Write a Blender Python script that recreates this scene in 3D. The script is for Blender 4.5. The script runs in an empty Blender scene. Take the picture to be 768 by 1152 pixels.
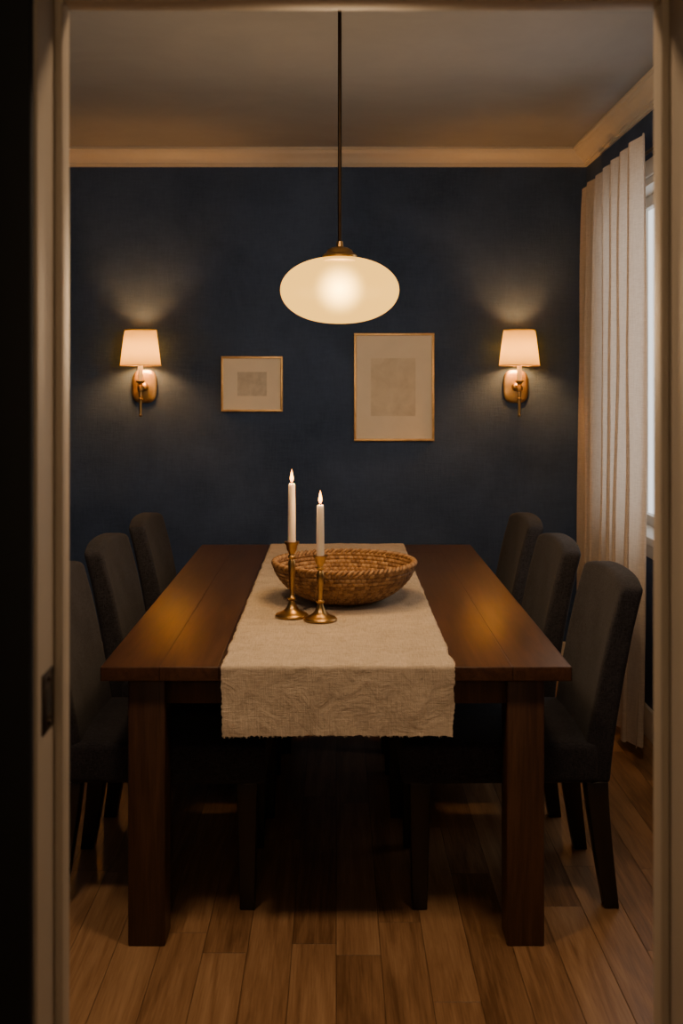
import bpy, bmesh, math, random
from mathutils import Vector, Matrix, noise
random.seed(7)
S = bpy.context.scene
COL = S.collection

# ---------------------------------------------------------------- dimensions
CAMH=1.51; D=5.857; CEIL=2.757; XR=1.34; XL=-1.75; YF=1.54; YH=1.417
FPX=1230.0

# ---------------------------------------------------------------- helpers
def newmat(name):
    m=bpy.data.materials.new(name); m.use_nodes=True
    nt=m.node_tree; nt.nodes.clear()
    out=nt.nodes.new('ShaderNodeOutputMaterial')
    return m,nt,out
def N(nt,t,**kw):
    n=nt.nodes.new(t)
    for k,v in kw.items(): setattr(n,k,v)
    return n
def math_(nt,op,a,b=None,c=None):
    n=N(nt,'ShaderNodeMath',operation=op)
    for i,v in enumerate((a,b,c)):
        if v is None: continue
        if hasattr(v,'links') or isinstance(v,bpy.types.NodeSocket): nt.links.new(v,n.inputs[i])
        else: n.inputs[i].default_value=v
    return n.outputs[0]
def ramp(nt,fac,stops):
    n=N(nt,'ShaderNodeValToRGB'); nt.links.new(fac,n.inputs[0])
    cr=n.color_ramp
    while len(cr.elements)<len(stops): cr.elements.new(0.5)
    for e,(p,c) in zip(cr.elements,stops):
        e.position=p; e.color=(c[0],c[1],c[2],1)
    return n.outputs[0]
def mixc(nt,fac,a,b,mode='MIX'):
    n=N(nt,'ShaderNodeMix',data_type='RGBA',blend_type=mode)
    for sock,v in ((n.inputs[0],fac),(n.inputs[6],a),(n.inputs[7],b)):
        if isinstance(v,bpy.types.NodeSocket): nt.links.new(v,sock)
        elif isinstance(v,(int,float)): sock.default_value=v
        else: sock.default_value=(v[0],v[1],v[2],1)
    return n.outputs[2]
def noise_tex(nt,vec,scale,detail=4,rough=0.55,dist=0.0):
    n=N(nt,'ShaderNodeTexNoise'); n.inputs['Scale'].default_value=scale
    n.inputs['Detail'].default_value=detail; n.inputs['Roughness'].default_value=rough
    n.inputs['Distortion'].default_value=dist
    nt.links.new(vec,n.inputs['Vector']); return n.outputs['Fac']
def objco(nt,scale=(1,1,1)):
    tc=N(nt,'ShaderNodeTexCoord'); mp=N(nt,'ShaderNodeMapping')
    mp.inputs['Scale'].default_value=scale
    nt.links.new(tc.outputs['Object'],mp.inputs['Vector']); return mp.outputs[0]
def bump(nt,h,strength,dist=0.002,prev=None):
    b=N(nt,'ShaderNodeBump'); b.inputs['Strength'].default_value=strength; b.inputs['Distance'].default_value=dist
    nt.links.new(h,b.inputs['Height'])
    if prev is not None: nt.links.new(prev,b.inputs['Normal'])
    return b.outputs[0]
def principled(nt,out,color,rough=0.6,metal=0.0,normal=None,**kw):
    p=N(nt,'ShaderNodeBsdfPrincipled')
    if isinstance(color,bpy.types.NodeSocket): nt.links.new(color,p.inputs['Base Color'])
    else: p.inputs['Base Color'].default_value=(*color,1)
    if isinstance(rough,bpy.types.NodeSocket): nt.links.new(rough,p.inputs['Roughness'])
    else: p.inputs['Roughness'].default_value=rough
    p.inputs['Metallic'].default_value=metal
    if normal is not None: nt.links.new(normal,p.inputs['Normal'])
    for k,v in kw.items(): p.inputs[k].default_value=v
    nt.links.new(p.outputs[0],out.inputs[0]); return p

def paint(name,c1,c2,scale=3,rough=0.7,bs=0.15,bscale=180,spec=0.5,bd=0.001):
    m,nt,out=newmat(name); co=objco(nt)
    f=noise_tex(nt,co,scale,6,0.65,0.4)
    col=ramp(nt,f,[(0.3,c1),(0.7,c2)])
    h=noise_tex(nt,co,bscale,3,0.6)
    principled(nt,out,col,rough,normal=bump(nt,h,bs,bd),**{'Specular IOR Level':spec})
    return m
def brass(name,c=(0.56,0.36,0.14),rough=0.32):
    m,nt,out=newmat(name); co=objco(nt)
    f=noise_tex(nt,co,30,5)
    col=ramp(nt,f,[(0.3,(c[0]*0.7,c[1]*0.66,c[2]*0.6)),(0.7,c)])
    r=math_(nt,'MULTIPLY_ADD',f,0.2,rough-0.1)
    principled(nt,out,col,r,1.0); return m
def wood(name,dark,mid,light,width,length,rough=0.4,grain=1.0,seam=0.0015,seamcol=None,axis='Y',var=0.22,fine=0.25,coat=0.0,bs=0.15,bd=0.0006,rv=0.2):
    m,nt,out=newmat(name)
    tc=N(nt,'ShaderNodeTexCoord'); sp=N(nt,'ShaderNodeSeparateXYZ')
    nt.links.new(tc.outputs['Object'],sp.inputs[0])
    if axis=='Y': u,v,w=sp.outputs[0],sp.outputs[1],sp.outputs[2]
    elif axis=='Z': u,v,w=sp.outputs[0],sp.outputs[2],sp.outputs[1]
    else: u,v,w=sp.outputs[1],sp.outputs[0],sp.outputs[2]
    ud=math_(nt,'DIVIDE',u,width); row=math_(nt,'FLOOR',ud); uf=math_(nt,'FRACT',ud)
    wn=N(nt,'ShaderNodeTexWhiteNoise',noise_dimensions='1D'); nt.links.new(row,wn.inputs['W'])
    vo=math_(nt,'DIVIDE',math_(nt,'ADD',v,math_(nt,'MULTIPLY',wn.outputs[0],length*7.3)),length)
    piece=math_(nt,'FLOOR',vo); vf=math_(nt,'FRACT',vo)
    cb=N(nt,'ShaderNodeCombineXYZ'); nt.links.new(row,cb.inputs[0]); nt.links.new(piece,cb.inputs[1])
    w2=N(nt,'ShaderNodeTexWhiteNoise',noise_dimensions='2D'); nt.links.new(cb.outputs[0],w2.inputs['Vector'])
    rnd=w2.outputs[0]
    def gvec(su,sv):
        gc=N(nt,'ShaderNodeCombineXYZ')
        nt.links.new(math_(nt,'MULTIPLY_ADD',rnd,37.0,math_(nt,'MULTIPLY',u,su*grain)),gc.inputs[0])
        nt.links.new(math_(nt,'MULTIPLY',v,sv*grain),gc.inputs[1])
        nt.links.new(math_(nt,'MULTIPLY',w,su*grain),gc.inputs[2]); return gc.outputs[0]
    g1=noise_tex(nt,gvec(14,1.1),1.0,6,0.6,1.6)
    g2=noise_tex(nt,gvec(70,4),1.0,5,0.7)
    g3=noise_tex(nt,gvec(260,7),1.0,3,0.6)
    g=math_(nt,'ADD',math_(nt,'MULTIPLY',g1,0.75-fine),math_(nt,'MULTIPLY',g2,0.25))
    g=math_(nt,'ADD',g,math_(nt,'MULTIPLY',g3,fine))
    g=math_(nt,'ADD',g,math_(nt,'MULTIPLY',math_(nt,'SUBTRACT',rnd,0.5),var))
    col=ramp(nt,g,[(0.36,dark),(0.5,mid),(0.66,light)])
    du=math_(nt,'MULTIPLY',math_(nt,'MINIMUM',uf,math_(nt,'SUBTRACT',1.0,uf)),width)
    dv=math_(nt,'MULTIPLY',math_(nt,'MINIMUM',vf,math_(nt,'SUBTRACT',1.0,vf)),length)
    dm=math_(nt,'MINIMUM',du,dv)
    sm=N(nt,'ShaderNodeMapRange'); nt.links.new(dm,sm.inputs[0]); sm.inputs[1].default_value=0; sm.inputs[2].default_value=max(seam,1e-4)
    if seamcol is None: seamcol=tuple(x*0.4 for x in dark)
    if seam>0: col=mixc(nt,sm.outputs[0],seamcol,col)
    nrm=bump(nt,g3,bs,bd)
    if seam>0: nrm=bump(nt,sm.outputs[0],0.6,0.002,nrm)
    r=math_(nt,'MULTIPLY_ADD',g2,rv,rough-rv*0.5)
    principled(nt,out,col,r,normal=nrm,**{'Coat Weight':coat,'Coat Roughness':0.3}); return m

def link(o,parent=None):
    COL.objects.link(o)
    if parent is not None: o.parent=parent
    return o
def empty(name,loc=(0,0,0),rot=0.0):
    e=bpy.data.objects.new(name,None); e.location=loc; e.rotation_euler=(0,0,rot); e.empty_display_size=0.1
    COL.objects.link(e); return e
def mesh_obj(name,bm,mat,parent=None,smooth=True,angle=40):
    bmesh.ops.recalc_face_normals(bm,faces=bm.faces)
    me=bpy.data.meshes.new(name); bm.to_mesh(me); bm.free()
    if mat: me.materials.append(mat)
    if smooth:
        for p in me.polygons: p.use_smooth=True
        me.set_sharp_from_angle(angle=math.radians(angle))
    return link(bpy.data.objects.new(name,me),parent)
def rbox_bm(x0,x1,y0,y1,z0,z1,bev=0.0,seg=3,cuts=(0,0,0),deform=None):
    bm=bmesh.new(); bmesh.ops.create_cube(bm,size=1)
    for v in bm.verts:
        v.co=Vector((x0+(v.co.x+.5)*(x1-x0),y0+(v.co.y+.5)*(y1-y0),z0+(v.co.z+.5)*(z1-z0)))
    if bev>0: bmesh.ops.bevel(bm,geom=bm.edges[:],offset=bev,segments=seg,profile=0.5,affect='EDGES')
    lo=(x0,y0,z0); hi=(x1,y1,z1)
    for a in range(3):
        n=cuts[a]
        for i in range(1,n+1):
            p=[0,0,0]; p[a]=lo[a]+(hi[a]-lo[a])*i/(n+1); no=[0,0,0]; no[a]=1
            bmesh.ops.bisect_plane(bm,geom=bm.verts[:]+bm.edges[:]+bm.faces[:],plane_co=p,plane_no=no,dist=1e-5)
    if deform:
        for v in bm.verts: v.co=Vector(deform(*v.co))
    return bm
def box(name,x0,x1,y0,y1,z0,z1,mat,parent=None,bev=0.0,seg=3,cuts=(0,0,0),deform=None,smooth=True):
    return mesh_obj(name,rbox_bm(x0,x1,y0,y1,z0,z1,bev,seg,cuts,deform),mat,parent,smooth and bev>0 or deform is not None)
def lathe(name,prof,mat,parent=None,loc=(0,0,0),n=48,angle=40,closed=True):
    bm=bmesh.new(); rings=[]
    for r,z in prof:
        if r<1e-6: rings.append([bm.verts.new((loc[0],loc[1],loc[2]+z))])
        else: rings.append([bm.verts.new((loc[0]+r*math.cos(2*math.pi*i/n),loc[1]+r*math.sin(2*math.pi*i/n),loc[2]+z)) for i in range(n)])
    for a,b in zip(rings,rings[1:]):
        for i in range(n):
            j=(i+1)%n
            if len(a)==1 and len(b)==1: continue
            if len(a)==1: bm.faces.new((a[0],b[i],b[j]))
            elif len(b)==1: bm.faces.new((a[i],a[j],b[0]))
            else: bm.faces.new((a[i],a[j],b[j],b[i]))
    return mesh_obj(name,bm,mat,parent,True,angle)
def tube(name,pts,r,mat,parent=None,n=12):
    bm=bmesh.new(); rings=[]
    pts=[Vector(p) for p in pts]
    for k,p in enumerate(pts):
        t=(pts[min(k+1,len(pts)-1)]-pts[max(k-1,0)]).normalized()
        up=Vector((0,0,1)) if abs(t.z)<0.9 else Vector((0,1,0))
        a=t.cross(up).normalized(); b=t.cross(a).normalized()
        rings.append([bm.verts.new(p+a*r*math.cos(2*math.pi*i/n)+b*r*math.sin(2*math.pi*i/n)) for i in range(n)])
    for a,b in zip(rings,rings[1:]):
        for i in range(n): bm.faces.new((a[i],a[(i+1)%n],b[(i+1)%n],b[i]))
    bm.faces.new(rings[0][::-1]); bm.faces.new(rings[-1])
    return mesh_obj(name,bm,mat,parent)
def lamp(name,kind,energy,color,loc,parent,rot=(0,0,0),**kw):
    L=bpy.data.lights.new(name,kind); L.energy=energy; L.color=color
    for k_,v_ in kw.items(): setattr(L,k_,v_)
    o=bpy.data.objects.new(name,L); o.location=loc; o.rotation_euler=rot; link(o,parent); return o

# ---------------------------------------------------------------- materials
m,nt,out=newmat('navy_limewash'); M_wall=m
f=noise_tex(nt,objco(nt),2.2,6,0.6,0.4)
fa=noise_tex(nt,objco(nt,(1,1,0.12)),150,3,0.6); fb=noise_tex(nt,objco(nt,(0.12,0.12,1)),150,3,0.6)
hh=math_(nt,'MULTIPLY',math_(nt,'ADD',fa,fb),0.5)
ff=math_(nt,'ADD',math_(nt,'MULTIPLY',f,0.64),math_(nt,'MULTIPLY',hh,0.36))
principled(nt,out,ramp(nt,ff,[(0.36,(0.024,0.048,0.113)),(0.64,(0.055,0.093,0.196))]),0.75,normal=bump(nt,hh,0.6,0.0035),**{'Specular IOR Level':0.25})
M_ceil=paint('ceiling_plaster',(0.235,0.245,0.27),(0.29,0.30,0.325),1.5,0.9,0.2,60,0.2)
M_trim=paint('cream_gloss_paint',(0.52,0.49,0.45),(0.58,0.55,0.50),5,0.45,0.05,90)
M_jamb=paint('jamb_paint',(0.46,0.41,0.34),(0.52,0.46,0.38),5,0.5,0.05,90)
M_hall=paint('hall_shade_colour',(0.007,0.011,0.016),(0.010,0.015,0.022),3,0.7,0.1,90)  # near-black base colour holds the darkness of the unlit hall side
M_floor=wood('oak_floor',(0.13,0.066,0.028),(0.27,0.148,0.069),(0.41,0.248,0.127),0.118,1.05,0.36,1.0,0.0015,var=0.18,bs=0.3)
M_table=wood('walnut_table',(0.020,0.0078,0.0036),(0.050,0.0205,0.0093),(0.092,0.041,0.019),0.1563,9.0,0.33,1.2,0.0018,var=0.10,coat=0.0,bs=0.06,bd=0.0003,rv=0.06)
M_leg=wood('walnut_leg',(0.022,0.009,0.0045),(0.047,0.0205,0.010),(0.082,0.037,0.0175),0.6,9.0,0.42,1.4,0.0,axis='Z',var=0.1)
M_brass=brass('aged_brass'); M_brass_d=brass('dark_bronze',(0.05,0.034,0.022),0.4)
M_brass_s=brass('satin_brass',(0.54,0.38,0.17),0.42)
M_gold=brass('gilt_frame',(0.74,0.53,0.26),0.5)

def fabric(name,c1,c2,scale=900,bs=0.5,rough=0.95):
    m,nt,out=newmat(name); co=objco(nt)
    a=noise_tex(nt,objco(nt,(1,1,0.25)),scale,2,0.5); b=noise_tex(nt,objco(nt,(0.25,0.25,1)),scale,2,0.5)
    h=math_(nt,'MAXIMUM',a,b)
    big=noise_tex(nt,co,9,4)
    f=math_(nt,'ADD',math_(nt,'MULTIPLY',h,0.75),math_(nt,'MULTIPLY',big,0.3))
    col=ramp(nt,f,[(0.42,c1),(0.72,c2)])
    principled(nt,out,col,rough,normal=bump(nt,h,bs,0.0015),**{'Specular IOR Level':0.2,'Sheen Weight':0.06})
    return m
M_chair=fabric('charcoal_upholstery',(0.011,0.0112,0.0145),(0.041,0.0405,0.051),380,0.9)
M_chairleg=paint('ebony_leg',(0.009,0.0065,0.0055),(0.015,0.0115,0.0095),8,0.4)

def linen(name,c1,c2):
    m,nt,out=newmat(name)
    a=noise_tex(nt,objco(nt,(1,0.06,0.06)),420,2,0.5)
    b=noise_tex(nt,objco(nt,(0.06,1,1)),420,2,0.5)
    h=math_(nt,'MULTIPLY',math_(nt,'ADD',a,b),0.5)
    cr=noise_tex(nt,objco(nt),16,5,0.6,0.6)
    f=math_(nt,'ADD',math_(nt,'MULTIPLY',h,0.7),math_(nt,'MULTIPLY',cr,0.3))
    col=ramp(nt,f,[(0.36,c1),(0.64,c2)])
    nr=bump(nt,cr,0.6,0.014); nr=bump(nt,h,0.9,0.0022,nr)
    principled(nt,out,col,0.95,normal=nr,**{'Specular IOR Level':0.15,'Sheen Weight':0.1})
    return m
M_linen=linen('natural_linen',(0.37,0.305,0.23),(0.64,0.54,0.42))

m,nt,out=newmat('sheer_curtain'); M_curtain=m
h=noise_tex(nt,objco(nt,(1,1,0.05)),300,2); h2=noise_tex(nt,objco(nt,(0.1,0.1,1)),300,2)
hh=math_(nt,'ADD',h,h2)
nb=bump(nt,hh,0.3,0.001)
cc=ramp(nt,math_(nt,'MULTIPLY',hh,0.5),[(0.35,(0.60,0.51,0.43)),(0.65,(0.74,0.65,0.56))])
d=N(nt,'ShaderNodeBsdfDiffuse'); t=N(nt,'ShaderNodeBsdfTranslucent'); mx=N(nt,'ShaderNodeMixShader')
for s_ in (d,t):
    nt.links.new(cc,s_.inputs['Color']); nt.links.new(nb,s_.inputs['Normal'])
mx.inputs[0].default_value=0.42
nt.links.new(d.outputs[0],mx.inputs[1]); nt.links.new(t.outputs[0],mx.inputs[2]); nt.links.new(mx.outputs[0],out.inputs[0])

m,nt,out=newmat('lamp_shade_fabric'); M_shade=m
h=noise_tex(nt,objco(nt,(1,1,0.1)),500,2)
nb=bump(nt,h,0.2,0.001)
d=N(nt,'ShaderNodeBsdfDiffuse'); t=N(nt,'ShaderNodeBsdfTranslucent'); mx=N(nt,'ShaderNodeMixShader')
d.inputs['Color'].default_value=(0.50,0.34,0.13,1); t.inputs['Color'].default_value=(0.19,0.156,0.034,1)
nt.links.new(nb,d.inputs['Normal']); mx.inputs[0].default_value=0.45
nt.links.new(d.outputs[0],mx.inputs[1]); nt.links.new(t.outputs[0],mx.inputs[2]); nt.links.new(mx.outputs[0],out.inputs[0])

def emis(name,c,s):
    m,nt,out=newmat(name); e=N(nt,'ShaderNodeEmission'); e.inputs[0].default_value=(*c,1); e.inputs[1].default_value=s
    nt.links.new(e.outputs[0],out.inputs[0]); return m
M_bulb=emis('sconce_bulb_glow',(1.0,0.42,0.10),330)
m,nt,out=newmat('opal_glass'); M_opal=m
e=N(nt,'ShaderNodeEmission'); e.inputs[0].default_value=(1.0,0.51,0.075,1); e.inputs[1].default_value=2.7
tr=N(nt,'ShaderNodeBsdfTransparent'); tr.inputs['Color'].default_value=(1,0.88,0.62,1)
mx=N(nt,'ShaderNodeMixShader'); mx.inputs[0].default_value=0.25
nt.links.new(e.outputs[0],mx.inputs[1]); nt.links.new(tr.outputs[0],mx.inputs[2])
g=N(nt,'ShaderNodeBsdfGlossy'); g.inputs['Roughness'].default_value=0.25
m2=N(nt,'ShaderNodeMixShader'); m2.inputs[0].default_value=0.015
nt.links.new(mx.outputs[0],m2.inputs[1]); nt.links.new(g.outputs[0],m2.inputs[2]); nt.links.new(m2.outputs[0],out.inputs[0])
m,nt,out=newmat('bulb_halo'); M_halo=m
tc=N(nt,'ShaderNodeTexCoord'); vl=N(nt,'ShaderNodeVectorMath',operation='LENGTH'); nt.links.new(tc.outputs['Object'],vl.inputs[0])
q_=math_(nt,'SUBTRACT',1.0,math_(nt,'DIVIDE',vl.outputs['Value'],0.098))
q_=math_(nt,'POWER',math_(nt,'MAXIMUM',q_,0.0),2.0)
e=N(nt,'ShaderNodeEmission'); e.inputs[0].default_value=(1.0,0.62,0.18,1); nt.links.new(math_(nt,'MULTIPLY',q_,900.0),e.inputs[1])
nt.links.new(e.outputs[0],out.inputs['Volume'])

m,nt,out=newmat('candle_flame'); M_flame=m
tc=N(nt,'ShaderNodeTexCoord'); sp=N(nt,'ShaderNodeSeparateXYZ'); nt.links.new(tc.outputs['Generated'],sp.inputs[0])
e=N(nt,'ShaderNodeEmission'); nt.links.new(ramp(nt,sp.outputs[2],[(0.0,(1,0.22,0.02)),(0.4,(1,0.52,0.12)),(1.0,(1,0.30,0.03))]),e.inputs[0])
e.inputs[1].default_value=12; nt.links.new(e.outputs[0],out.inputs[0])
m,nt,out=newmat('candle_wax'); M_wax=m
principled(nt,out,ramp(nt,noise_tex(nt,objco(nt),20),[(0.3,(0.80,0.72,0.60)),(0.7,(0.86,0.79,0.68))]),0.45,**{'Subsurface Weight':0.3,'Subsurface Radius':(0.02,0.012,0.006)})
M_wick=paint('wick',(0.01,0.008,0.006),(0.03,0.02,0.01),50)
M_mat=paint('mat_board',(0.80,0.74,0.63),(0.86,0.79,0.68),6,0.9,0.1,300)
M_art1=paint('art_grey_wash',(0.48,0.45,0.39),(0.72,0.67,0.58),14,0.9,0.1,200)
M_art2=paint('art_beige_wash',(0.62,0.56,0.45),(0.80,0.73,0.60),9,0.9,0.1,200)
m,nt,out=newmat('window_glass'); M_glass=m
tr=N(nt,'ShaderNodeBsdfTransparent'); gl=N(nt,'ShaderNodeBsdfGlossy'); gl.inputs['Roughness'].default_value=0.02
mx=N(nt,'ShaderNodeMixShader'); mx.inputs[0].default_value=0.06
nt.links.new(tr.outputs[0],mx.inputs[1]); nt.links.new(gl.outputs[0],mx.inputs[2]); nt.links.new(mx.outputs[0],out.inputs[0])
M_diff=emis('fill_diffuser',(1.0,0.62,0.30),5)  # glowing surface of the added fill discs and hall globe

# ---------------------------------------------------------------- room shell
T=0.15
HB=-1.6; HX=2.2
box('floor',XL-T,XR+T,YF-0.12,D+T,-0.1,0,M_floor,smooth=False)
box('floor_hall',-HX,HX,HB,YF-0.12,-0.1,0,M_floor,smooth=False)
box('ceiling',XL-T,XR+T,YF,D+T,CEIL,CEIL+0.1,M_ceil,smooth=False)
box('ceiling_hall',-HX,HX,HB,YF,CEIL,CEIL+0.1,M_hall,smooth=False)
box('wall_back',XL-T,XR+T,D,D+T,0,CEIL,M_wall,smooth=False)
box('wall_left',XL-T,XL,YF,D,0,CEIL,M_wall,smooth=False)
WY0,WY1,WZ0,WZ1=3.75,5.25,0.86,2.39
def quadwall(name,cells,mat):
    bm=bmesh.new()
    for c in cells:
        b=rbox_bm(*c); me=bpy.data.meshes.new('t'); b.to_mesh(me); b.free(); bm.from_mesh(me); bpy.data.meshes.remove(me)
    return mesh_obj(name,bm,mat,None,False)
quadwall('wall_right',[(XR,XR+T,YF,WY0,0,CEIL),(XR,XR+T,WY1,D,0,CEIL),(XR,XR+T,WY0,WY1,0,WZ0),(XR,XR+T,WY0,WY1,WZ1,CEIL)],M_wall)
OX0,OX1,OZ=-0.387,0.458,2.046
quadwall('wall_front',[(XL-T,OX0-0.02,YH+0.02,YF,0,CEIL),(OX1+0.02,XR+T,YH+0.02,YF,0,CEIL),(OX0-0.02,OX1+0.02,YH+0.02,YF,OZ+0.02,CEIL)],M_wall)
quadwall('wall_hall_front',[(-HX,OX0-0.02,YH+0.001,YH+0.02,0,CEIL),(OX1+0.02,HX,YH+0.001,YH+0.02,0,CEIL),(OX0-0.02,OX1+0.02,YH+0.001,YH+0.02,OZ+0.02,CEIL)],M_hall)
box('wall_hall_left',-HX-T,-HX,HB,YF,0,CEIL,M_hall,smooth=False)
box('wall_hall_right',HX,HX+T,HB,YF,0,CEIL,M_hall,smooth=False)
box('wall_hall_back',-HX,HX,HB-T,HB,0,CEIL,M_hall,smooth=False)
df=empty('door_frame')
box('jamb_1',OX0-0.02,OX0,YH,YF,0,OZ+0.02,M_jamb,df,0.002)
box('jamb_2',OX1,OX1+0.02,YH,YF,0,OZ+0.02,M_jamb,df,0.002)
box('head_jamb',OX0,OX1,YH,YF,OZ,OZ+0.02,M_jamb,df,0.002)
box('stop_1',OX0,OX0+0.012,1.500,YF,0,OZ,M_jamb,df,0.003)
box('stop_2',OX1-0.012,OX1,1.500,YF,0,OZ,M_jamb,df,0.003)
box('stop_head',OX0+0.012,OX1-0.012,1.500,YF,OZ-0.012,OZ,M_jamb,df,0.003)
for k,(a,b) in enumerate(((OX0-0.09,OX0-0.004),(OX1+0.004,OX1+0.09))):
    box('casing_room_%d'%(k+1),a,b,YF,YF+0.016,0,OZ+0.09,M_trim,df,0.004)
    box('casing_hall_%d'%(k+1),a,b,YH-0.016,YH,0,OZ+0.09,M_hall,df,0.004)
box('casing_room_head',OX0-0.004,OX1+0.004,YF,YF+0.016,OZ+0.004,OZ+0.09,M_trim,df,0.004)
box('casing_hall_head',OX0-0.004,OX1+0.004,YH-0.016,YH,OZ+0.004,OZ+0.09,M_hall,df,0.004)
box('strike_plate',OX0-0.001,OX0+0.002,1.437,1.493,1.045,1.125,M_brass_d,df,0.001)
box('strike_hole_shade',OX0+0.001,OX0+0.0026,1.453,1.474,1.068,1.102,M_wick,df)  # solid dark block, its colour stands for the shade inside the hole
for k in (1.055,1.114):
    bm=bmesh.new(); bmesh.ops.create_uvsphere(bm,u_segments=12,v_segments=8,radius=0.004)
    bmesh.ops.translate(bm,verts=bm.verts,vec=(OX0+0.001,1.465,k)); mesh_obj('screw',bm,M_brass_d,df)

prof=[(0,0),(0.092,0),(0.092,0.012),(0.086,0.016),(0.080,0.017),(0.076,0.026),(0.066,0.036),(0.052,0.043),(0.040,0.050),(0.031,0.060),(0.026,0.070),(0.018,0.072),(0.018,0.080),(0.010,0.083),(0.010,0.090),(0,0.090)]
def sweep(name,p0,p1,nrm,prof,z,sgn,mat):
    p0=Vector(p0);p1=Vector(p1);nrm=Vector(nrm); t=(p1-p0).normalized()
    bm=bmesh.new(); A=[];B=[]
    for d_,h_ in prof:
        A.append(bm.verts.new((*(p0+nrm*d_+t*d_),z+sgn*h_))); B.append(bm.verts.new((*(p1+nrm*d_-t*d_),z+sgn*h_)))
    n=len(prof)
    for i in range(n): bm.faces.new((A[i],A[(i+1)%n],B[(i+1)%n],B[i]))
    bm.faces.new(A); bm.faces.new(B[::-1])
    return mesh_obj(name,bm,mat,None,True,25)
corners=[((XL,D),(XR,D),(0,-1)),((XR,D),(XR,YF),(-1,0)),((XL,YF),(XL,D),(1,0)),((XR,YF),(XL,YF),(0,1))]
for k,(a,b,nn) in enumerate(corners): sweep('trim_%d'%(k+1),a,b,nn,prof,CEIL,-1,M_trim)
bp=[(0,0),(0.016,0),(0.016,0.095),(0.012,0.105),(0.010,0.118),(0.004,0.125),(0,0.125)]
for nm,(a,b,nn) in zip(('back','right','left'),corners[:3]): sweep('baseboard_'+nm,a,b,nn,bp,0,1,M_trim)
sweep('baseboard_front',(XR,YF),(OX1+0.076,YF),(0,1),bp,0,1,M_trim)
sweep('baseboard_front_side',(OX0-0.074,YF),(XL,YF),(0,1),bp,0,1,M_trim)

w=empty('window_1')
fw=0.05
M_wf=M_trim
box('jamb_side_1',XR+0.0,XR+T,WY0,WY0+0.03,WZ0,WZ1,M_wf,w)
box('jamb_side_2',XR+0.0,XR+T,WY1-0.03,WY1,WZ0,WZ1,M_wf,w)
box('head',XR+0.0,XR+T,WY0,WY1,WZ1-0.03,WZ1,M_wf,w)
box('sill_inner',XR-0.035,XR+T,WY0-0.04,WY1+0.04,WZ0-0.03,WZ0+0.005,M_wf,w,0.004)
ym=(WY0+WY1)/2; zm=(WZ0+WZ1)/2
for a,b,c,d_ in ((WY0+0.03,WY1-0.03,WZ0,WZ0+fw),(WY0+0.03,WY1-0.03,WZ1-0.03-fw,WZ1-0.03),(WY0+0.03,WY0+0.03+fw,WZ0,WZ1-0.03),(WY1-0.03-fw,WY1-0.03,WZ0,WZ1-0.03)):
    box('sash',XR+0.08,XR+0.115,a,b,c,d_,M_wf,w,0.003)
box('glass_pane',XR+0.095,XR+0.099,WY0+0.05,WY1-0.05,WZ0+0.02,WZ1-0.05,M_glass,w)
for nm,a,b,c,d_ in (('casing_1',WY0-0.07,WY0,WZ0-0.03,WZ1+0.07),('casing_2',WY1,WY1+0.07,WZ0-0.03,WZ1+0.07),('casing_head',WY0,WY1,WZ1,WZ1+0.07),('apron',WY0-0.05,WY1+0.05,WZ0-0.09,WZ0-0.03)):
    box(nm,XR-0.016,XR,a,b,c,d_,M_wf,w,0.003)

# ---------------------------------------------------------------- curtains
def curtain(name,y0,y1,xc0,xc1,waves,seed,x_bottom=0.0,lean=0.0):
    p=empty(name)
    bm=bmesh.new(); nu=waves*16; nv=60; z0,z1=0.06,2.50; g=[]
    for j in range(nv+1):
        v=j/nv; z=z0+(z1-z0)*v; row=[]
        for i in range(nu+1):
            u=i/nu
            k=u*waves; warp=noise.noise(Vector((k*0.6,v*0.8,seed)))*0.9
            amp=(0.050-0.022*u)*(0.8+0.5*noise.noise(Vector((k*0.45,v*0.6,seed+5))))*(1-0.30*v**6)
            th=2*math.pi*(k+warp*0.7*max(0,1-v)**0.5)
            sn=math.sin(th)
            x=xc0+(xc1-xc0)*u+amp*sn+0.005*math.sin(2*th+1.3)*v+0.007*noise.noise(Vector((k*1.5,v*4,seed+9)))
            x-=x_bottom*max(0,1-v)**1.5
            hp=max(0,(v-0.955)/0.045)
            x+=hp*0.004*math.sin(6*math.pi*k)
            y=y0+(y1-y0)*u+0.040*math.sin(2*th)*(0.5+0.5*(1-v))*(1-0.5*u)+lean*(1-v)*u
            zz=z+ (0.012*math.sin(th*1.0) if j==nv else 0)+(0.006*noise.noise(Vector((k,0,seed))) if j==0 else 0)
            row.append(bm.verts.new((x,y,zz)))
        g.append(row)
    for j in range(nv):
        for i in range(nu): bm.faces.new((g[j][i],g[j][i+1],g[j+1][i+1],g[j+1][i]))
    mesh_obj('drape',bm,M_curtain,p,True,180)
    return p
curtain('curtain',4.33,5.56,1.208,1.262,7,3,0.022,0.04)
curtain('curtain.001',3.22,3.72,1.212,1.212,4,8)
rod=empty('curtain_rod')
tube('rod',[(1.302,3.1,2.475),(1.302,5.70,2.475)],0.007,M_brass_d,rod)
for y in (3.16,4.2,5.66):
    tube('bracket',[(1.302,y,2.475),(XR+0.001,y,2.475)],0.006,M_brass_d,rod)

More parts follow.
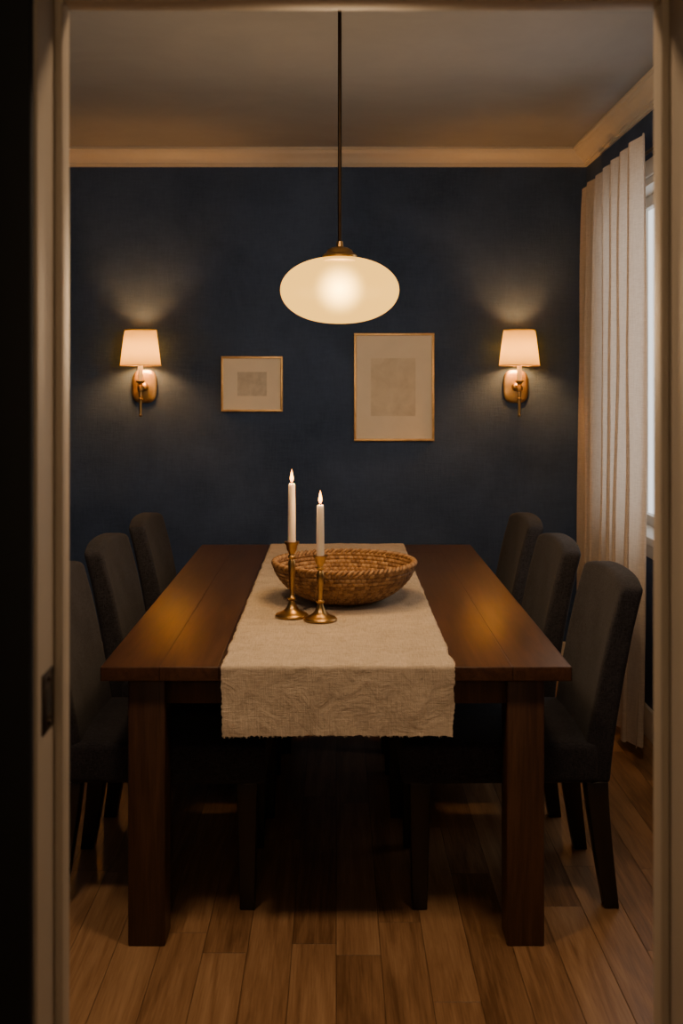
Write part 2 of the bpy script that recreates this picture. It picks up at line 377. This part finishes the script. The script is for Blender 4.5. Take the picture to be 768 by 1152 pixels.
# ---------------------------------------------------------------- dining table
TX0,TX1,TY0,TY1,TH=-0.626,0.626,2.90,5.10,0.757
tb=empty('dining_table')
box('table_top',TX0,TX1,TY0,TY1,TH-0.038,TH,M_table,tb,0.003)
LW=0.1
for k,(x,y) in enumerate(((TX0+0.068,TY0+0.03),(TX1-0.168,TY0+0.03),(TX0+0.068,TY1-0.13),(TX1-0.168,TY1-0.13))):
    box('leg_%d'%(k+1),x,x+LW,y,y+LW,0,TH-0.038,M_leg,tb,0.004)
az0,az1=TH-0.038-0.075,TH-0.038
box('apron_front',TX0+0.16,TX1-0.16,TY0+0.055,TY0+0.08,az0,az1,M_leg,tb,0.002)
box('apron_back',TX0+0.16,TX1-0.16,TY1-0.08,TY1-0.055,az0,az1,M_leg,tb,0.002)
box('apron_side_1',TX0+0.09,TX0+0.115,TY0+0.12,TY1-0.12,az0,az1,M_leg,tb,0.002)
box('apron_side_2',TX1-0.115,TX1-0.09,TY0+0.12,TY1-0.12,az0,az1,M_leg,tb,0.002)

# ---------------------------------------------------------------- table runner
def runner():
    X0,X1=-0.305,0.315; hang=0.172; R=0.010
    y_f=TY0-0.0; y_b=TY1; zt=TH
    path=[]
    nh=40
    for i in range(nh):
        path.append((y_f-0.006, zt+0.004-R-(hang)*(1-i/nh),'f',1-i/nh))
    for i in range(7):
        a=math.pi/2*i/6
        path.append((y_f-0.006+R*(1-math.cos(a)), zt+0.004-R+R*math.sin(a),'c',0))
    ny=260
    for i in range(1,ny): path.append((y_f+0.006+(y_b-y_f-0.012)*i/ny, zt+0.004,'t',i/ny))
    for i in range(7):
        a=math.pi/2*(1-i/6)
        path.append((y_b+0.006-R*(1-math.cos(a)), zt+0.004-R+R*math.sin(a),'c',0))
    for i in range(1,nh+1): path.append((y_b+0.006, zt+0.004-R-hang*i/nh,'b',i/nh))
    nx=120; bm=bmesh.new(); g=[]
    for k,(y,z,kd,q) in enumerate(path):
        row=[]
        e0=0.005*noise.noise(Vector((k*0.09,0,1)))+0.0015*random.uniform(-1,1)
        e1=0.005*noise.noise(Vector((k*0.09,5,1)))+0.0015*random.uniform(-1,1)
        for i in range(nx+1):
            u=i/nx; x=X0+e0+(X1+e1-X0-e0)*u; yy,zz=y,z
            if kd=='t':
                clear=math.hypot(x-0.028,y-3.76)<0.2 or math.hypot(x+0.142,y-3.5)<0.08 or math.hypot(x+0.05,y-3.445)<0.08
                ridge=1-abs(noise.noise(Vector((x*5+3,y*3.2,6))))*3.2
                am=0.4 if clear else 1.0
                zz+=am*(0.0028*(noise.noise(Vector((x*9,y*7,2)))+0.5)+0.002*noise.noise(Vector((x*30,y*22,4)))+(0.0 if clear else 0.0035*max(0,ridge)))
                zz=max(zz,zt+0.0025)
                if clear: zz=min(zz,zt+0.0058)
                if u in (0,1): zz=zt+0.002
            elif kd in 'fb':
                s=-1 if kd=='f' else 1
                wob=0.014*q*(noise.noise(Vector((x*6+3,q*0.8,7)))+0.45)+0.006*q*noise.noise(Vector((x*20,q*2,3)))
                yy+=s*max(wob,-0.002)
                x+= (u-0.5)*(-0.012)*q
                if q>=0.999: zz+=0.004*noise.noise(Vector((x*8,0,2)))+random.uniform(-0.003,0.001)
            row.append(bm.verts.new((x,yy,zz)))
        g.append(row)
    for a,b in zip(g,g[1:]):
        for i in range(nx): bm.faces.new((a[i],a[i+1],b[i+1],b[i]))
    for i in range(120):
        j=random.uniform(0,nx-1); v=g[0][int(j)].co
        x=v.x+random.uniform(-0.003,0.003); L=random.uniform(0.001,0.005); dx=random.uniform(-0.003,0.003); t=0.0004
        q4=[bm.verts.new((x-t,v.y,v.z+0.003)),bm.verts.new((x+t,v.y,v.z+0.003)),bm.verts.new((x+dx+t,v.y-0.001,v.z-L)),bm.verts.new((x+dx-t,v.y-0.001,v.z-L))]
        bm.faces.new(q4)
    return mesh_obj('table_runner',bm,M_linen,None,True,180)
runner()

# ---------------------------------------------------------------- chairs
def build_chair_meshes():
    W=0.25
    def seat_def(x,y,z):
        if z>0.44: z+=0.012*(1-(y/W)**2)*(1-((x-0.29)/0.3)**2)
        y*= 1-0.04*max(0,(x-0.05))/0.5
        return x,y,z
    parts=[]
    parts.append(('seat',rbox_bm(0.0,0.565,-W,W,0.365,0.480,0.018,4,(8,10,3),seat_def),M_chair))
    def back_def(x,y,z):
        t=(z-0.36)/0.58
        cx=x-0.56
        cx*=1.0-0.18*max(t,0)
        yy=y/0.238
        bow=0.018*(1-yy*yy)*min(1,max(0,t*1.6))
        x2=0.56+cx+0.100*max(0,t)**1.35+bow
        z2=z-(0.024*abs(yy)**3)*max(0,min(1,(z-0.8)/0.14))
        y2=y*(0.965+0.035*max(0,min(1,t*1.5)))
        return x2,y2,z2
    parts.append(('backrest',rbox_bm(0.52,0.602,-0.238,0.238,0.36,0.945,0.016,4,(2,14,16),back_def),M_chair))
    def leg(x,y,dx,w0,w1,h=0.368):
        def d(px,py,pz):
            t=max(0.0,1-pz/h); s=(w0*(1-t)+w1*t)/w0
            return x+(px-x)*s+dx*t**1.25, y+(py-y)*s, pz
        return rbox_bm(x-w0/2,x+w0/2,y-w0/2,y+w0/2,0,h,0.004,2,(0,0,7),d)
    for k,(x,y,dx,a,b) in enumerate(((0.055,-0.208,0.0,0.060,0.042),(0.055,0.208,0.0,0.060,0.042),(0.562,-0.200,0.045,0.064,0.042),(0.562,0.200,0.045,0.064,0.042))):
        parts.append(('leg_%d'%(k+1),leg(x,y,dx,a,b),M_chairleg))
    out=[]
    for nm,bm,mt in parts:
        bmesh.ops.recalc_face_normals(bm,faces=bm.faces)
        me=bpy.data.meshes.new('chair_'+nm); bm.to_mesh(me); bm.free(); me.materials.append(mt)
        for p in me.polygons: p.use_smooth=True
        me.set_sharp_from_angle(angle=math.radians(50))
        out.append((nm,me))
    return out
CH=build_chair_meshes()
def chair(name,x,y,side,yaw=0):
    e=empty(name,(x,y,0),(0 if side>0 else math.pi)+yaw)
    for nm,me in CH: link(bpy.data.objects.new(nm,me),e)
chair('dining_chair',0.185,3.36,1)
chair('dining_chair.001',0.155,4.02,1)
chair('dining_chair.002',0.150,4.68,1)
chair('dining_chair.003',-0.200,3.36,-1)
chair('dining_chair.004',-0.180,4.02,-1)
chair('dining_chair.005',-0.150,4.68,-1)

# ---------------------------------------------------------------- woven bowl
m,nt,out=newmat('wicker'); M_wick2=m
tc=N(nt,'ShaderNodeTexCoord')
f=noise_tex(nt,tc.outputs['Object'],55,3,0.6); f2=noise_tex(nt,objco(nt,(1,1,4)),260,2)
at=N(nt,'ShaderNodeAttribute'); at.attribute_name='strand'
ff=math_(nt,'ADD',math_(nt,'MULTIPLY',f,0.35),math_(nt,'MULTIPLY',f2,0.2))
ff=math_(nt,'ADD',ff,math_(nt,'MULTIPLY',at.outputs['Fac'],0.45))
col=ramp(nt,ff,[(0.25,(0.15,0.075,0.030)),(0.5,(0.28,0.155,0.066)),(0.78,(0.42,0.265,0.13))])
principled(nt,out,col,0.55,normal=bump(nt,f2,0.4,0.001))
def bowl(loc):
    RB,HB_,ROWS=0.240,0.130,12
    def P(s):
        a=s*math.pi/2*0.86
        r=0.105+(RB-0.105)*math.sin(a)/math.sin(math.pi/2*0.86)
        z=(1-math.cos(a))/(1-math.cos(math.pi/2*0.86))
        z=0.010+(HB_-0.010)*(0.45*s+0.55*z)
        return r,z
    bm=bmesh.new(); lay=bm.verts.layers.float.new('strand')
    nst=84; sub=8; nu=nst*sub; per=8; nv=ROWS*per
    def surf(side,th):
        g=[]
        for j in range(nv+1):
            s=j/nv; r,z=P(s); r2,z2=P(min(1,s+0.01)); r1,z1=P(max(0,s-0.01))
            t=Vector((r2-r1,z2-z1)).normalized(); nrm=Vector((t.y,-t.x))*side
            rowi=min(ROWS-1,int(s*ROWS)); fr=s*ROWS-rowi
            cb=math.sqrt(max(0,1-(2*fr-1)**2))
            row=[]
            for i in range(nu):
                k=(i/sub+(0.5 if rowi%2 else 0)); kf=k-math.floor(k); ki=int(k)%nst
                st=math.sqrt(max(0,math.sin(math.pi*kf)))
                h=th+0.0060*cb*(0.3+0.7*st)
                a=2*math.pi*i/nu
                rr=r+nrm.x*h; zz=z+nrm.y*h
                v=bm.verts.new((rr*math.cos(a),rr*math.sin(a),max(zz,0.001)))
                v[lay]=random.Random(ki*131+rowi*7).random()
                row.append(v)
            g.append(row)
        for a_,b_ in zip(g,g[1:]):
            for i in range(nu): bm.faces.new((a_[i],a_[(i+1)%nu],b_[(i+1)%nu],b_[i]))
        return g
    go=surf(1,0.003); gi=surf(-1,0.003)
    for i in range(nu): bm.faces.new((go[-1][i],go[-1][(i+1)%nu],gi[-1][(i+1)%nu],gi[-1][i]))
    bm.faces.new(go[0][::-1]); bm.faces.new(gi[0])
    p=empty('woven_bowl',loc)
    mesh_obj('woven_wall',bm,M_wick2,p,True,70)
    for q in range(2):
        bm=bmesh.new(); lay=bm.verts.layers.float.new('strand'); n=640; mm=8; rings=[]
        for i in range(n):
            a=2*math.pi*i/n; ph=a*44+math.pi*q
            R=RB+0.0045*math.cos(ph); Z=HB_+0.003+0.0045*math.sin(ph); rr=0.0065
            ring=[]
            for j in range(mm):
                b=2*math.pi*j/mm
                v=bm.verts.new(((R+rr*math.cos(b))*math.cos(a),(R+rr*math.cos(b))*math.sin(a),Z+rr*math.sin(b))); v[lay]=0.3+0.5*q
                ring.append(v)
            rings.append(ring)
        for i in range(n):
            a_,b_=rings[i],rings[(i+1)%n]
            for j in range(mm): bm.faces.new((a_[j],a_[(j+1)%mm],b_[(j+1)%mm],b_[j]))
        mesh_obj('rim_%d'%(q+1),bm,M_wick2,p,True,80)
bowl((0.028,3.76,TH+0.006))

# ---------------------------------------------------------------- candlesticks
def candle(name,x,y,hs,hc,r=0.0125):
    p=empty(name,(x,y,TH+0.0058))
    k=hs/0.24
    pr=[(0,0),(0.050,0),(0.053,0.003),(0.053,0.006),(0.049,0.010),(0.040,0.013),(0.028,0.019),(0.018,0.029),(0.012,0.042),(0.009,0.052),
        (0.013,0.056),(0.0135,0.061),(0.009,0.065),(0.0065,0.075*k),(0.0075,0.10*k),(0.011,0.145*k),(0.0125,0.165*k),(0.010,0.178*k),(0.007,0.184*k),
        (0.012,0.189*k),(0.013,0.193*k),(0.009,0.198*k),(0.010,0.204*k),(0.016,0.214*k),(0.018,0.228*k),(0.024,0.236*k),(0.024,0.240*k),(0.014,0.240*k),(0.0135,0.228*k),(0,0.228*k)]
    lathe('candlestick',pr,M_brass,p,n=48,angle=50)
    t=hs+hc
    lathe('candle',[(0,hs-0.010),(r,hs-0.010),(r*0.98,hs+hc*0.4),(r*0.88,t-0.004),(r*0.75,t),(r*0.5,t-0.002),(0,t-0.003)],M_wax,p,n=32)
    tube('wick',[(0,0,t-0.004),(0.0005,0,t+0.004),(0.0015,0,t+0.009)],0.0011,M_wick,p,8)
    fl=[(0,0.0),(0.003,0.002),(0.0052,0.007),(0.0060,0.013),(0.0050,0.021),(0.0032,0.030),(0.0014,0.038),(0,0.043)]
    lathe('flame',[(a,t+0.004+b) for a,b in fl],M_flame,p,n=20,angle=180)
    lamp('flame_light','POINT',1.8,(1.0,0.50,0.18),(0,0,t+0.020),p,shadow_soft_size=0.012)
candle('candlestick_brass',-0.142,3.50,0.240,0.185)
candle('candlestick_brass.001',-0.050,3.445,0.205,0.158)

# ---------------------------------------------------------------- pendant lamp
PY=3.55; PX=(382-378)/FPX*PY; PZ=CAMH+(431-326.5)/FPX*PY
pl=empty('pendant_lamp',(PX,PY,0))
a_,b_=0.193,0.108
pr=[]
for i in range(33):
    t=-math.pi/2+ (math.pi*0.945)*i/32
    c=math.cos(t); s=math.sin(t)
    pr.append((a_*max(c,0)**0.88 if i else 0,PZ+b_*s if abs(s)<=1 else 0))
lathe('glass_shade',pr,M_opal,pl,n=72,angle=180)
bm=bmesh.new(); bmesh.ops.create_icosphere(bm,subdivisions=4,radius=0.098)
o=mesh_obj('bulb_halo',bm,M_halo,pl); o.location=(0,0,PZ+0.004)
zt=PZ+b_
lathe('fitter_cap',[(0.0,zt-0.012),(0.052,zt-0.012),(0.056,zt-0.006),(0.056,zt+0.004),(0.050,zt+0.010),(0.044,zt+0.012),(0.040,zt+0.022),(0.026,zt+0.030),(0.012,zt+0.033),(0.010,zt+0.050),(0,zt+0.050)],M_brass,pl,n=48)
lathe('rod',[(0,zt+0.045),(0.0062,zt+0.045),(0.0062,CEIL-0.02),(0,CEIL-0.02)],M_brass_d,pl,n=16)
lathe('canopy',[(0,CEIL-0.026),(0.02,CEIL-0.026),(0.05,CEIL-0.018),(0.06,CEIL-0.004),(0.06,CEIL),(0,CEIL)],M_brass_d,pl,n=40)
lamp('glow','POINT',68,(1.0,0.67,0.39),(0,0,PZ),pl,shadow_soft_size=0.2)

for nm,x,y,pw in (('added_fill_disc',-0.60,2.10,16),('added_fill_disc.001',0.60,2.10,16)):  # unseen ceiling discs added to fill the table front and foreground floor
    q=empty(nm,(x,y,CEIL))
    lathe('rim',[(0,0),(0.160,0),(0.163,-0.02),(0.160,-0.035),(0.150,-0.037),(0.150,-0.030),(0,-0.030)],M_trim,q,n=48)
    lathe('diffuser',[(0,-0.032),(0.149,-0.032)],M_diff,q,n=48)
    lamp('lamp','AREA',pw,(1.0,0.66,0.38),(0,0,-0.040),q,shape='DISK',size=0.30)
hg=empty('added_hall_fill',(0.05,-0.75,0))  # unseen globe behind the camera, added as soft fill through the doorway
bm=bmesh.new(); bmesh.ops.create_uvsphere(bm,u_segments=32,v_segments=20,radius=0.14); bmesh.ops.translate(bm,verts=bm.verts,vec=(0,0,2.0))
mesh_obj('globe',bm,M_diff,hg)
lathe('cap',[(0,2.12),(0.05,2.125),(0.045,2.155),(0.008,2.17),(0.006,CEIL),(0,CEIL)],M_brass,hg,n=32)
lamp('glow','POINT',160,(1.0,0.66,0.38),(0,0,2.0),hg,shadow_soft_size=0.15)

# ---------------------------------------------------------------- sconces
def sconce(name,x):
    p=empty(name,(x,D,0)); yo=-0.125
    def bm_plate(w,h,y0,y1,zc):
        bm=bmesh.new(); n=56; rings=[]
        for yy,s in ((y0,1.0),(y1+0.004,1.0),(y1,0.93),(y1-0.003,0.80)):
            ring=[]
            for i in range(n):
                a=2*math.pi*i/n; c,s_=math.cos(a),math.sin(a); e=2/3.2
                ring.append(bm.verts.new((w/2*s*math.copysign(abs(c)**e,c),yy,zc+h/2*s*math.copysign(abs(s_)**e,s_))))
            rings.append(ring)
        for A,B in zip(rings,rings[1:]):
            for i in range(n): bm.faces.new((A[i],A[(i+1)%n],B[(i+1)%n],B[i]))
        bm.faces.new(rings[0][::-1]); bm.faces.new(rings[-1]); return bm
    mesh_obj('back_plate',bm_plate(0.134,0.176,0,-0.016,1.492),M_brass_s,p,True,35)
    pts=[(0,-0.015,1.490),(0,-0.05,1.486),(0,-0.08,1.482),(0,-0.105,1.482),(0,yo,1.484)]
    tube('arm',pts,0.0075,M_brass_s,p,14)
    o=lathe('arm_boss',[(0,-0.0),(0.024,0),(0.022,0.01),(0.012,0.018),(0,0.018)],M_brass_s,p)
    o.location=(0,-0.017,1.490); o.rotation_euler=(math.radians(90),0,0)
    pr=[(0,1.333),(0.005,1.335),(0.0085,1.342),(0.0055,1.350),(0.0068,1.356),(0.0078,1.42),(0.0115,1.424),(0.0115,1.430),(0.0078,1.434),(0.009,1.465),(0.016,1.470),(0.018,1.482),(0.016,1.494),(0.011,1.500),(0.012,1.508),(0.021,1.516),(0.023,1.520),(0.023,1.523),(0.012,1.524),(0,1.524)]
    lathe('stem',pr,M_brass_s,p,(0,yo,0),32)
    lathe('candle_sleeve',[(0,1.522),(0.0125,1.522),(0.0125,1.628),(0,1.628)],M_wax,p,(0,yo,0),24)
    lathe('bulb',[(0,1.628),(0.014,1.632),(0.027,1.647),(0.034,1.668),(0.034,1.684),(0.027,1.706),(0.014,1.720),(0,1.724)],M_bulb,p,(0,yo,0),24,180)
    zb,ztp=1.603,1.788; rb,rt=0.106,0.083
    lathe('shade',[(rb,zb),(rt,ztp)],M_shade,p,(0,yo,0),64,60)
    for nm,r_,z_ in (('shade_ring_1',rb,zb),('shade_ring_2',rt,ztp)):
        bm=bmesh.new(); n=64; mm=8; rings=[]
        for i in range(n):
            a=2*math.pi*i/n
            rings.append([bm.verts.new(((r_+0.0018*math.cos(2*math.pi*j/mm))*math.cos(a),yo+(r_+0.0018*math.cos(2*math.pi*j/mm))*math.sin(a),z_+0.0028*math.sin(2*math.pi*j/mm))) for j in range(mm)])
        for i in range(n):
            for j in range(mm): bm.faces.new((rings[i][j],rings[i][(j+1)%mm],rings[(i+1)%n][(j+1)%mm],rings[(i+1)%n][j]))
        mesh_obj(nm,bm,M_shade,p)
    for k in range(3):
        a=2*math.pi*k/3+0.5
        tube('spider',[(0.012*math.cos(a),yo+0.012*math.sin(a),1.622),(rb*0.98*math.cos(a),yo+rb*0.98*math.sin(a),1.612)],0.0015,M_brass,p,6)
YS=D-0.125
sconce('wall_sconce',(158-378)/FPX*YS); sconce('wall_sconce.001',(584-378)/FPX*YS)

# ---------------------------------------------------------------- picture frames
def frame(name,cx,cz,w_,h_,aw,ah,adx,adz,bw,mart):
    p=empty(name,(cx,D,cz)); y1=-0.024
    box('frame_top',-w_/2,w_/2,y1,0,h_/2-bw,h_/2,M_gold,p,0.002)
    box('frame_bottom',-w_/2,w_/2,y1,0,-h_/2,-h_/2+bw,M_gold,p,0.002)
    box('frame_side_1',-w_/2,-w_/2+bw,y1,0,-h_/2+bw,h_/2-bw,M_gold,p,0.002)
    box('frame_side_2',w_/2-bw,w_/2,y1,0,-h_/2+bw,h_/2-bw,M_gold,p,0.002)
    I=[(-w_/2+bw,w_/2-bw,adz+ah/2,h_/2-bw),(-w_/2+bw,w_/2-bw,-h_/2+bw,adz-ah/2),(-w_/2+bw,adx-aw/2,adz-ah/2,adz+ah/2),(adx+aw/2,w_/2-bw,adz-ah/2,adz+ah/2)]
    for k,(a,b,c,d_) in enumerate(I): box('mat_%d'%(k+1),a,b,-0.012,-0.008,c,d_,M_mat,p)
    box('art_print',-w_/2+bw,w_/2-bw,-0.0079,-0.002,-h_/2+bw,h_/2-bw,mart,p)
k=D/FPX
frame('picture_frame',(283.5-378)*k,CAMH-(432-431)*k,69*k,62*k,33*k,27*k,0.0,0.0,0.011,M_art1)
frame('picture_frame.001',(443-378)*k,CAMH-(435.5-431)*k,90*k,121*k,50*k,65*k,-1*k,0.0,0.012,M_art2)

# ---------------------------------------------------------------- world + window portal
wd=bpy.data.worlds.new('dusk_sky'); S.world=wd; wd.use_nodes=True
wd.node_tree.nodes['Background'].inputs[0].default_value=(0.95,0.94,0.92,1); wd.node_tree.nodes['Background'].inputs[1].default_value=1.9
pd=bpy.data.lights.new('window_portal','AREA'); pd.shape='RECTANGLE'
pd.size=WZ1-WZ0; pd.size_y=WY1-WY0
po=bpy.data.objects.new('window_portal',pd); po.location=(XR+T+0.01,ym,zm); po.rotation_euler=(0,math.radians(90),0)
link(po,w); pd.cycles.is_portal=True

# ---------------------------------------------------------------- camera
cd=bpy.data.cameras.new('camera'); cam=bpy.data.objects.new('camera',cd); COL.objects.link(cam)
cam.location=(0,0,CAMH); cam.rotation_euler=(math.radians(90),0,0)
cd.sensor_width=36; cd.sensor_fit='AUTO'; cd.lens=FPX/1152*36
cd.shift_x=6/1152; cd.shift_y=-145/1152; cd.clip_start=0.05
cd.dof.use_dof=True; cd.dof.focus_distance=3.8; cd.dof.aperture_fstop=4.5
S.camera=cam
